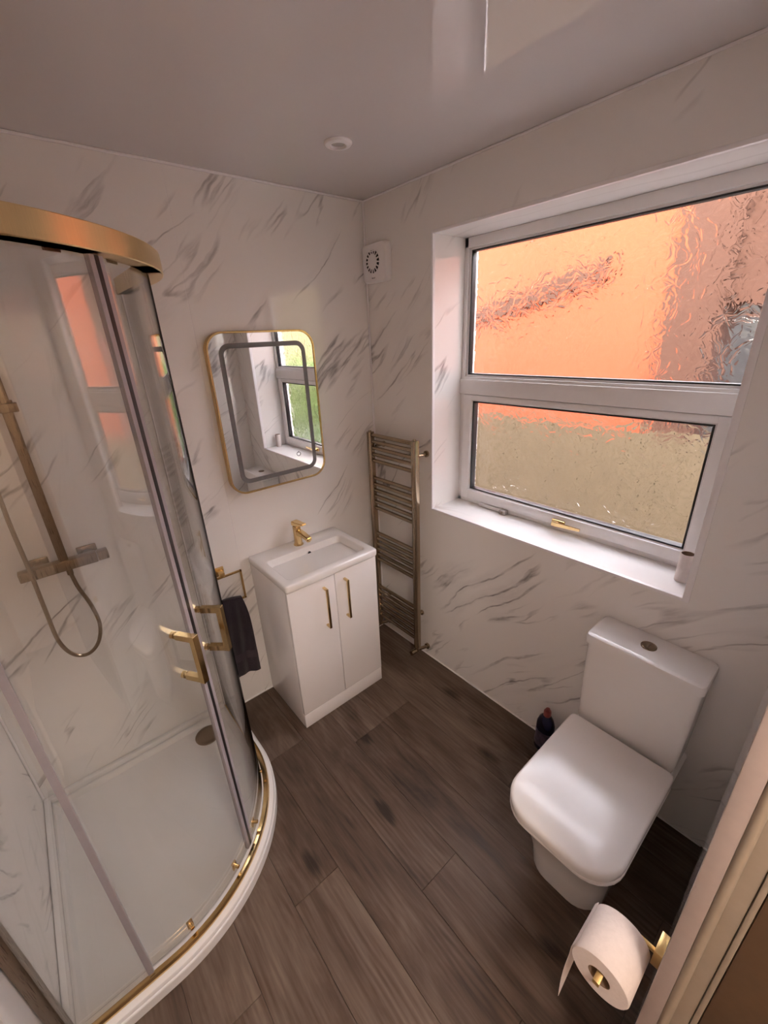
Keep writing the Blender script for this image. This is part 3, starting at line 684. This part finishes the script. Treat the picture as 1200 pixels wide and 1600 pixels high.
for z in rz:
    if rung_me is None:
        bm = newbm(); tube(bm, [(RX + .004, RY0 - .01, z), (RX + .004, RY1 + .01, z)], .0105, 12); o = make('rung', bm, M['rad'], ra); rung_me = o; z_first = z
    else:
        c = rung_me.copy(); COL.objects.link(c); c.parent = ra; c.location = (0, 0, z - z_first)
for y, z in ((RY1 - .012, 1.262), (RY0 - .03, 1.262), (RY1 + .03, .285), (RY0 - .03, .285)):
    bm = newbm(); cyl(bm, (-.0008, y, z), (-.010, y, z), .016, n=20); cyl(bm, (-.006, y, z), (-.062, y, z), .008); make('wall_bracket', bm, M['rad'], ra)
for y in (RY0, RY1):
    bm = newbm(); cyl(bm, (RX, y, .093), (RX, y, .060), .012); cyl(bm, (RX, y, .068), (-.012, y - .02, .068), .010); cyl(bm, (RX - .012, y, .068), (RX - .050, y, .068), .014); cyl(bm, (-.003, y - .02, .068), (-.014, y - .02, .068), .018); make('valve', bm, M['rad'], ra)

# ================================================================== EXTRACTOR FAN, DOWNLIGHT
fa = thing('extractor_fan', (-.02, -.100, 2.055), 'square white extractor fan in the corner above the towel radiator', 'fan')
FY, FZ, FS = -.100, 2.134, .162
def fr(s, r, x): return [(x, y, z) for y, z in rrect(FY, FZ, s * 1.08, s, r, 6)]
bm = newbm(); loft(bm, [fr(FS, .016, -.0005), fr(FS, .018, -.020), fr(FS - .010, .018, -.034), fr(FS - .022, .016, -.038)]); make('fan_cover', bm, M['plasticw'], fa)
bm = newbm(); lathe(bm, (-.0376, FY + .003, FZ + .004), (-1, 0, 0), [(.0475, 0), (.0475, .0012), (.0005, .0012)], 32); make('grille_recess', bm, M['dark'], fa)
bm = newbm(); lathe(bm, (-.0385, FY + .003, FZ + .004), (-1, 0, 0), [(.032, 0), (.032, .003), (.028, .005), (.0005, .006)], 32); make('grille_disc', bm, M['plasticw'], fa)
for k in range(16):
    a = 2 * PI * k / 16 + .1
    if k % 4 == 1: pass
    bm = newbm(); c = Vector((-.0400, FY + .003, FZ + .004)); u = Vector((0, math.cos(a), math.sin(a))); w = Vector((0, -math.sin(a), math.cos(a))) * .0028; X = Vector((-.0014, 0, 0))
    q = [c + u * .030 - w, c + u * .030 + w, c + u * .0485 + w, c + u * .0485 - w]
    loft(bm, [[v - X for v in q], [v + X for v in q]]); make('grille_bar', bm, M['plasticw'], fa, smooth=False)
for dz in (.020, -.012):
    bm = newbm(); box(bm, (-.0392, FY - .044, FZ + .0245 + dz), (-.0415, FY + .050, FZ + .0285 + dz)) if dz > 0 else box(bm, (-.0392, FY + .002, FZ - .044), (-.0415, FY + .006, FZ - .028)); make('grille_bar', bm, M['plasticw'], fa, smooth=False)
bm = newbm()
for k, (w, h) in enumerate(((.004, .005), (.003, .0036), (.003, .0036), (.003, .0036), (.0015, .005))):
    y = FY + .012 - k * .0052; box(bm, (-.0379, y, FZ - .066), (-.0388, y - w, FZ - .066 + h))
make('maker_mark', bm, M['led'], fa, smooth=False)

dl = thing('ceiling_downlight', (-.457, -.458, H), 'round white recessed downlight, unlit, in the glossy ceiling', 'light')
bm = newbm(); lathe(bm, (-.457, -.458, H - .0002), (0, 0, -1), [(.046, 0), (.046, .003), (.042, .008), (.030, .011), (.026, .010), (.0245, .002)], 36, cap=False); make('bezel', bm, M['plasticw'], dl)
bm = newbm(); lathe(bm, (-.457, -.458, H - .0015), (0, 0, -1), [(.0245, 0), (.0245, .002), (.0005, .003)], 30); make('lens', bm, M['lens'], dl)

# ================================================================== TOILET
TY = -1.545
to = thing('toilet', (-.35, TY, 0), 'white square close coupled toilet with closed lid and box cistern', 'toilet')
def pl(x0, x1, w, rf, z, rb=.02, n=7):
    """plan loop: back edge x0 (near wall), front x1 (negative); half width w; front corner radius rf"""
    P = []
    for cx, cy, r, a0 in ((x1 + rf, TY + w - rf, rf, 90), (x1 + rf, TY - w + rf, rf, 180), (x0 - rb, TY - w + rb, rb, 270), (x0 - rb, TY + w - rb, rb, 0)):
        for i in range(n + 1):
            a = math.radians(a0 + 90 * i / n); P.append((cx + r * math.cos(a), cy + r * math.sin(a), z))
    return P
bm = newbm()
loft(bm, [pl(-.012, -.528, .124, .085, .002), pl(-.012, -.530, .126, .085, .012), pl(-.012, -.545, .132, .088, .12), pl(-.012, -.580, .146, .09, .24), pl(-.010, -.622, .164, .095, .33), pl(-.008, -.640, .172, .10, .375), pl(-.008, -.640, .172, .10, .385)])
make('pan', bm, M['ceramic'], to, ang=40)
bm = newbm(); loft(bm, [pl(-.185, -.655, .174, .10, .386), pl(-.185, -.660, .176, .10, .390), pl(-.185, -.660, .176, .10, .398), pl(-.185, -.655, .174, .10, .402)]); make('seat_ring', bm, M['seatplastic'], to)
bm = newbm(); loft(bm, [pl(-.180, -.656, .171, .10, .403), pl(-.180, -.664, .175, .105, .408), pl(-.180, -.666, .176, .105, .426), pl(-.180, -.6655, .1757, .105, .432), pl(-.181, -.663, .1745, .104, .4375), pl(-.184, -.658, .172, .102, .4410), pl(-.190, -.650, .167, .098, .4428), pl(-.25, -.56, .11, .06, .4440)]); make('lid', bm, M['seatplastic'], to, ang=40)
for s in (-1, 1):
    bm = newbm(); cyl(bm, (-.172, TY + s * .10, .400), (-.172, TY + s * .055, .400), .011); make('hinge', bm, M['seatplastic'], to)
CW = .1755
def cl(x0, x1, w, r, z): 
    return [(x, y, z) for x, y in rrect((x0 + x1) / 2, TY + .004, abs(x1 - x0), 2 * w, r, 5)]
bm = newbm(); loft(bm, [cl(-.006, -.148, .160, .02, .386), cl(-.005, -.154, .167, .02, .42), cl(-.005, -.156, .172, .02, .60), cl(-.005, -.156, .1755, .02, .757)]); make('cistern', bm, M['ceramic'], to)
bm = newbm(); loft(bm, [cl(-.003, -.158, .178, .02, .759), cl(-.002, -.163, .1815, .02, .762), cl(-.002, -.163, .182, .02, .785), cl(-.003, -.160, .1795, .02, .794), cl(-.006, -.152, .174, .018, .798)]); make('cistern_lid', bm, M['ceramic'], to)
bm = newbm(); lathe(bm, (-.078, TY + .008, .7978), (0, 0, 1), [(.0245, 0), (.0245, .003), (.022, .0045), (.0195, .0035)], 28, cap=False); make('button_ring', bm, M['bronze'], to)
for s in (-1, 1):
    bm = newbm(); P = [(math.cos(PI * i / 12) * .0195, math.sin(PI * i / 12) * .0195 + .0006) for i in range(13)]
    loft(bm, [[(-.078 + a, TY + .008 + s * b, .798) for a, b in P], [(-.078 + a, TY + .008 + s * b, .8022) for a, b in P]]); make('flush_button', bm, M['bronze'], to)

# cleaner bottle behind the toilet
BTX, BTY = -.062, -1.222
bo = thing('cleaner_bottle', (BTX, BTY, 0), 'dark blue cleaner bottle with red cap on the floor beside the toilet', 'bottle')
def ov(rx, ry, z, n=24, dx=0): return [(BTX + dx + rx * math.cos(2 * PI * i / n), BTY + ry * math.sin(2 * PI * i / n), z) for i in range(n)]
bm = newbm(); loft(bm, [ov(.026, .038, .0015), ov(.030, .042, .006), ov(.031, .043, .03), ov(.029, .040, .085), ov(.030, .042, .125), ov(.029, .041, .155), ov(.023, .032, .185), ov(.015, .018, .205), ov(.013, .013, .212)]); make('bottle_body', bm, M['blue'], bo)
bm = newbm(); loft(bm, [ov(.0165, .0165, .205), ov(.0165, .0165, .226), ov(.0145, .0145, .232), ov(.010, .010, .234), ov(.009, .009, .243), ov(.006, .006, .245)]); make('cap', bm, M['red'], bo)
bm = newbm()
pts = [(math.radians(a)) for a in range(110, 251, 10)]
loft(bm, [[(BTX + (.0303 + k) * math.cos(a), BTY + (.0425 + k) * math.sin(a), z) for a in pts] for k, z in ((.0012, .030), (-.0004, .085), (.0006, .118))], cap=False, closed=False); bmesh.ops.solidify(bm, geom=bm.faces[:], thickness=.0006); make('label', bm, M['label'], bo)

# ================================================================== TOWEL RING + TOWEL
tr = thing('towel_ring', (-.985, -.001, .80), 'square brass towel ring on the marble wall between shower and vanity', 'towel ring')
bm = newbm(); box(bm, (-1.010, -.0008, .795), (-.965, -.010, .840), .002); box(bm, (-.999, -.009, .806), (-.976, -.052, .829), .002); make('mount', bm, M['brass'], tr)
bm = newbm(); yR = -.047; t_ = .0045
for a, b in (((-1.080, .803), (-.897, .812)), ((-1.080, .655), (-.897, .664)), ((-1.080, .655), (-1.071, .812)), ((-.906, .655), (-.897, .812))):
    box(bm, (a[0], yR - t_, a[1]), (b[0], yR + t_, b[1]), .0008, 1)
make('ring', bm, M['brass'], tr)
tw_ = newbm(); nx, nz = 26, 40
def towel_pt(i, k, side):
    u = i / nx; v = k / nz
    w = .155 * (1 - .18 * math.exp(-v * 7)) ; x = -.985 + (u - .5) * w
    fold = .006 * math.sin(u * 9 + 1 + v * 1.5) + .004 * math.sin(u * 17 + v * 3)
    L = .43 if side > 0 else .40
    z = .668 - v * L + .012 * math.sin(u * 3.0 + .5)
    dpt = .010 + .012 * min(1, v * 4)
    y = yR - side * (dpt + .004) + fold * min(1, v * 5 + .2) * .8 - (.010 * v if side > 0 else -.0)
    return (x, y, z)
front = [[towel_pt(i, k, 1) for i in range(nx + 1)] for k in range(nz + 1)]
back = [[towel_pt(i, k, -1) for i in range(nx + 1)] for k in range(nz + 1)]
topm = []
for j in range(1, 6):
    a = PI * j / 6
    topm.append([((1 - j / 6) * back[0][i][0] + j / 6 * front[0][i][0], yR + .014 * math.cos(a), .668 + .012 * math.sin(i / nx * 3 + .5) + .010 * math.sin(a)) for i in range(nx + 1)])
rows = list(reversed(back)) + topm + front
V = [[tw_.verts.new(p) for p in r] for r in rows]
for r0, r1 in zip(V, V[1:]):
    for i in range(nx): tw_.faces.new((r0[i], r0[i + 1], r1[i + 1], r1[i]))
bmesh.ops.recalc_face_normals(tw_, faces=tw_.faces); bmesh.ops.solidify(tw_, geom=tw_.faces[:], thickness=.005)
tow = thing('hand_towel', (-.985, yR, .24), 'dark plum hand towel hanging from the brass towel ring', 'towel')
make('cloth', tw_, M['towel'], tow, ang=60)
bm = newbm(); V = [[bm.verts.new((p[0], p[1] - .0012, p[2])) for p in front[k]] for k in (28, 29, 30, 31, 32)]
for r0, r1 in zip(V, V[1:]):
    for i in range(nx): bm.faces.new((r0[i], r0[i + 1], r1[i + 1], r1[i]))
bmesh.ops.recalc_face_normals(bm, faces=bm.faces); bmesh.ops.solidify(bm, geom=bm.faces[:], thickness=.0065); make('woven_band', bm, M['towelband'], tow, ang=60)

# ================================================================== TOILET ROLL HOLDER + ROLL
HX, HYw, HZ = -0.838, NW(-0.838), 0.705
RAy, RAz = -1.783, 0.675     # roll axis
X0h = -0.963
ho = thing('roll_holder', (HX, HYw, HZ), 'brass toilet roll holder on the doorway wall beside the door casing', 'roll holder')
bm = newbm(); box(bm, (HX - .022, HYw + .0005, HZ - .022), (HX + .022, HYw + .014, HZ + .022), .001); make('wall_plate', bm, M['brass_satin'], ho)
bm = newbm(); ya_ = RAy; zc = RAz + .005
box(bm, (HX + .002, HYw + .012, zc - .004), (HX + .010, ya_ + .006, zc + .004), .0008); box(bm, (HX + .010, ya_ - .006, zc - .006), (X0h, ya_ + .006, zc + .006), .0008); make('arm', bm, M['brass_satin'], ho)
ro = thing('toilet_roll', (-0.90, RAy, RAz - .054), 'white toilet paper roll hanging on the brass holder at bottom right', 'toilet paper')
bm = newbm(); X0, X1, R0, R1 = -0.948, -0.848, .0205, .0535; N = 48
L = []
for r, x in ((R0, X1), (R1 - .002, X1), (R1, X1 - .003), (R1, X0 + .003), (R1 - .002, X0), (R0, X0)):
    L.append([(x, RAy + r * math.cos(2 * PI * i / N), RAz + r * math.sin(2 * PI * i / N)) for i in range(N)])
loft(bm, L + [L[0]], cap=False); bmesh.ops.remove_doubles(bm, verts=bm.verts, dist=1e-6); make('paper', bm, M['paper'], ro)
bm = newbm(); L = []
for r, x in ((R0 - .0002, X1 - .0005), (R0 - .0002, X0 + .0005), (R0 - .0016, X0 + .0005), (R0 - .0016, X1 - .0005)):
    L.append([(x, RAy + r * math.cos(2 * PI * i / N), RAz + r * math.sin(2 * PI * i / N)) for i in range(N)])
loft(bm, L + [L[0]], cap=False); bmesh.ops.remove_doubles(bm, verts=bm.verts, dist=1e-6); make('card_core', bm, M['card'], ro)
bm = newbm(); V = []
for k in range(14):
    a = math.radians(28 - k * 5) if k < 6 else None
    if a is not None: y, z = RAy + (R1 + .0012) * math.cos(a), RAz + (R1 + .0012) * math.sin(a)
    else: y, z = RAy + R1 + .0014 + .004 * math.sin((k - 6) * .4), RAz - (k - 5) * .0120
    V.append([(X1 - .001 + (X0 + .001 - X1 + .001) * i / 4 , y, z - (0 if k < 6 else (i / 4) * (k - 5) * .0135)) for i in range(5)])
loft(bm, V, cap=False, closed=False); bmesh.ops.recalc_face_normals(bm, faces=bm.faces); bmesh.ops.solidify(bm, geom=bm.faces[:], thickness=.0005); make('loose_sheet', bm, M['paper'], ro)

# empty tube on the sill
tu = thing('tissue_tube', (.115, -1.535, WZ0 + .006), 'empty white cardboard tube standing at the right end of the window sill', 'tube')
bm = newbm(); cx_, cy_ = .118, -1.538; L = []; zt = WZ0 + .0065
for r, z in ((.0215, zt), (.0215, zt + .105), (.0195, zt + .105), (.0195, zt)):
    L.append([(cx_ + r * math.cos(2 * PI * i / 32), cy_ + r * math.sin(2 * PI * i / 32), z) for i in range(32)])
loft(bm, L + [L[0]], cap=False); bmesh.ops.remove_doubles(bm, verts=bm.verts, dist=1e-6); make('tube_wall', bm, M['paper'], tu)
bm = newbm(); L = []
for r, z in ((.0193, zt + .001), (.0193, zt + .1045), (.0188, zt + .1045), (.0188, zt + .001)):
    L.append([(cx_ + r * math.cos(2 * PI * i / 32), cy_ + r * math.sin(2 * PI * i / 32), z) for i in range(32)])
loft(bm, L + [L[0]], cap=False); bmesh.ops.remove_doubles(bm, verts=bm.verts, dist=1e-6); make('tube_lining', bm, M['card'], tu)

# ================================================================== HALL LAMP (unseen behind the camera; added as warm fill, suggested by the lit roll)
hl = thing('hall_fill_lamp', (-1.35, -2.45, H), 'unseen opal ceiling lamp, added as warm fill, in the hall behind the doorway', 'lamp')
bm = newbm(); lathe(bm, (-1.35, -2.45, H - .0005), (0, 0, -1), [(.16, 0), (.16, .02), (.15, .03)], 32); make('lamp_base', bm, M['plasticw'], hl)
t = NT('opal_lit'); em = t.new('ShaderNodeEmission'); em.inputs['Color'].default_value = (1.0, 0.86, 0.75, 1); em.inputs['Strength'].default_value = 74.0; t.link(em.outputs[0], t.out.inputs[0])
bm = newbm(); lathe(bm, (-1.35, -2.45, H - .030), (0, 0, -1), [(.148, 0), (.146, .02), (.13, .045), (.09, .065), (.04, .074), (.0005, .076)], 32); make('diffuser', bm, t.m, hl)

# ================================================================== OUTSIDE
gz = -.35
bm = newbm(); box(bm, (WT, -16, gz - .1), (16, 12, gz)); make('ground', bm, M['ground'], None, (3, 0, gz), smooth=False, kind='structure')
bm = newbm(); box(bm, (-3, .125, gz), (WT + .1, 7, H + .22)); make('wall_exterior', bm, M['outer'], None, (-1, 3, gz), smooth=False, kind='structure')
ne = thing('neighbour_house', (3.6, 2, gz), 'orange brick neighbouring house wall seen through the patterned window glass', 'house')
bm = newbm(); box(bm, (3.30, -0.30, gz), (3.75, 1.2, 3.15)); box(bm, (3.30, 1.2, gz), (7.5, 7.0, 3.15)); make('house_wall', bm, M['orange'], ne, smooth=False)
bm = newbm(); box(bm, (3.22, -0.72, gz), (3.75, -0.301, 3.15)); box(bm, (3.28, -1.70, 1.95), (3.75, -0.721, 3.15)); make('brick_archway', bm, M['brickdark'], ne, smooth=False)
bm = newbm(); box(bm, (3.30, -4.2, gz), (7.5, -1.701, 3.15)); make('house_wall', bm, M['orange'], ne, smooth=False)
bm = newbm(); loft(bm, [[(3.15, -4.3, 3.152), (4.1, -4.3, 3.152), (3.6, -4.3, 3.45)], [(3.15, 7.2, 3.152), (4.1, 7.2, 3.152), (3.6, 7.2, 3.45)]]); make('roof', bm, M['tile'], ne, smooth=False)
bm = newbm(); d_ = Vector((0, -1.484, .307)); a_ = Vector((3.30, 2.6, 1.84)); b_ = Vector((3.30, .30, 2.34)); 
loft(bm, [[a_ + Vector((-.05, 0, -.09)), a_ + Vector((.02, 0, -.09)), a_ + Vector((.02, 0, .09)), a_ + Vector((-.05, 0, .09))], [b_ + Vector((-.05, 0, -.09)), b_ + Vector((.02, 0, -.09)), b_ + Vector((.02, 0, .09)), b_ + Vector((-.05, 0, .09))]]); make('flashing', bm, M['brickdark'], ne, smooth=False)
ga = thing('grey_garage', (9.5, 0, gz), 'pale grey garage glimpsed through the archway outside the window', 'garage')
bm = newbm(); box(bm, (8.6, -3.2, gz), (11, 3.0, 2.02)); make('garage_wall', bm, M['garage'], ga, smooth=False)
bm = newbm(); box(bm, (8.5, -3.3, 2.021), (11.1, 3.1, 2.12)); make('garage_roof', bm, M['tile'], ga, smooth=False)
fe = thing('garden_fence', (2.75, 0, gz), 'weathered timber board fence outside, low in the window', 'fence')
y = -2.6; k = 0
board = None
while y < 5.0:
    if board is None:
        bm = newbm(); box(bm, (2.74, y, gz), (2.76, y + .146, .93)); board = make('fence_board', bm, M['fence'], fe, smooth=False); y0_ = y
    else:
        c = board.copy(); COL.objects.link(c); c.parent = fe; c.location = (random.uniform(-.004, .004), y - y0_, random.uniform(-.008, .008))
    y += .15
for z in (0.0, .70):
    bm = newbm(); box(bm, (2.762, -2.6, z), (2.80, 5.0, z + .08)); make('fence_rail', bm, M['fence'], fe, smooth=False)
cw = thing('cream_house', (3, -9, gz), 'pale cream rendered house beyond the hedge, seen in the mirror', 'house')
bm = newbm(); box(bm, (-2, -11, gz), (9, -8.5, 4.2)); make('house_wall', bm, M['cream'], cw, smooth=False)
bm = newbm(); loft(bm, [[(-2.2, -11.2, 4.2), (-2.2, -8.3, 4.2), (-2.2, -9.75, 5.6)], [(9.2, -11.2, 4.2), (9.2, -8.3, 4.2), (9.2, -9.75, 5.6)]]); make('roof', bm, M['tile'], cw, smooth=False)
he = thing('garden_hedge', (2.2, -4.3, gz), 'green leafy hedge in the garden, seen in the mirror', 'hedge')
bm = newbm()
for i in range(15000):
    c = Vector((random.uniform(.5, 3.2), -4.3 + random.gauss(0, .22), gz + random.uniform(0.02, 1.92)))
    c.z += .06 * math.sin(c.x * 5)
    u = Vector((random.gauss(0, 1), random.gauss(0, 1), random.gauss(0, 1))).normalized(); s, t2 = frame_of(u); l = random.uniform(.03, .055)
    q = [c - u * l, c + s * l * .55, c + u * l, c - s * l * .55]
    bm.faces.new([bm.verts.new(p) for p in q])
make('foliage', bm, M['leaf'], he, smooth=False, kind='stuff')
bm = newbm()
for x in [.7 + .5 * i for i in range(5)]:
    tube(bm, [(x, -4.3, gz), (x + random.uniform(-.05, .05), -4.3, gz + .8), (x + random.uniform(-.1, .1), -4.3 + random.uniform(-.1, .1), gz + 1.7)], .02, 6)
make('stems', bm, M['twig'], he)
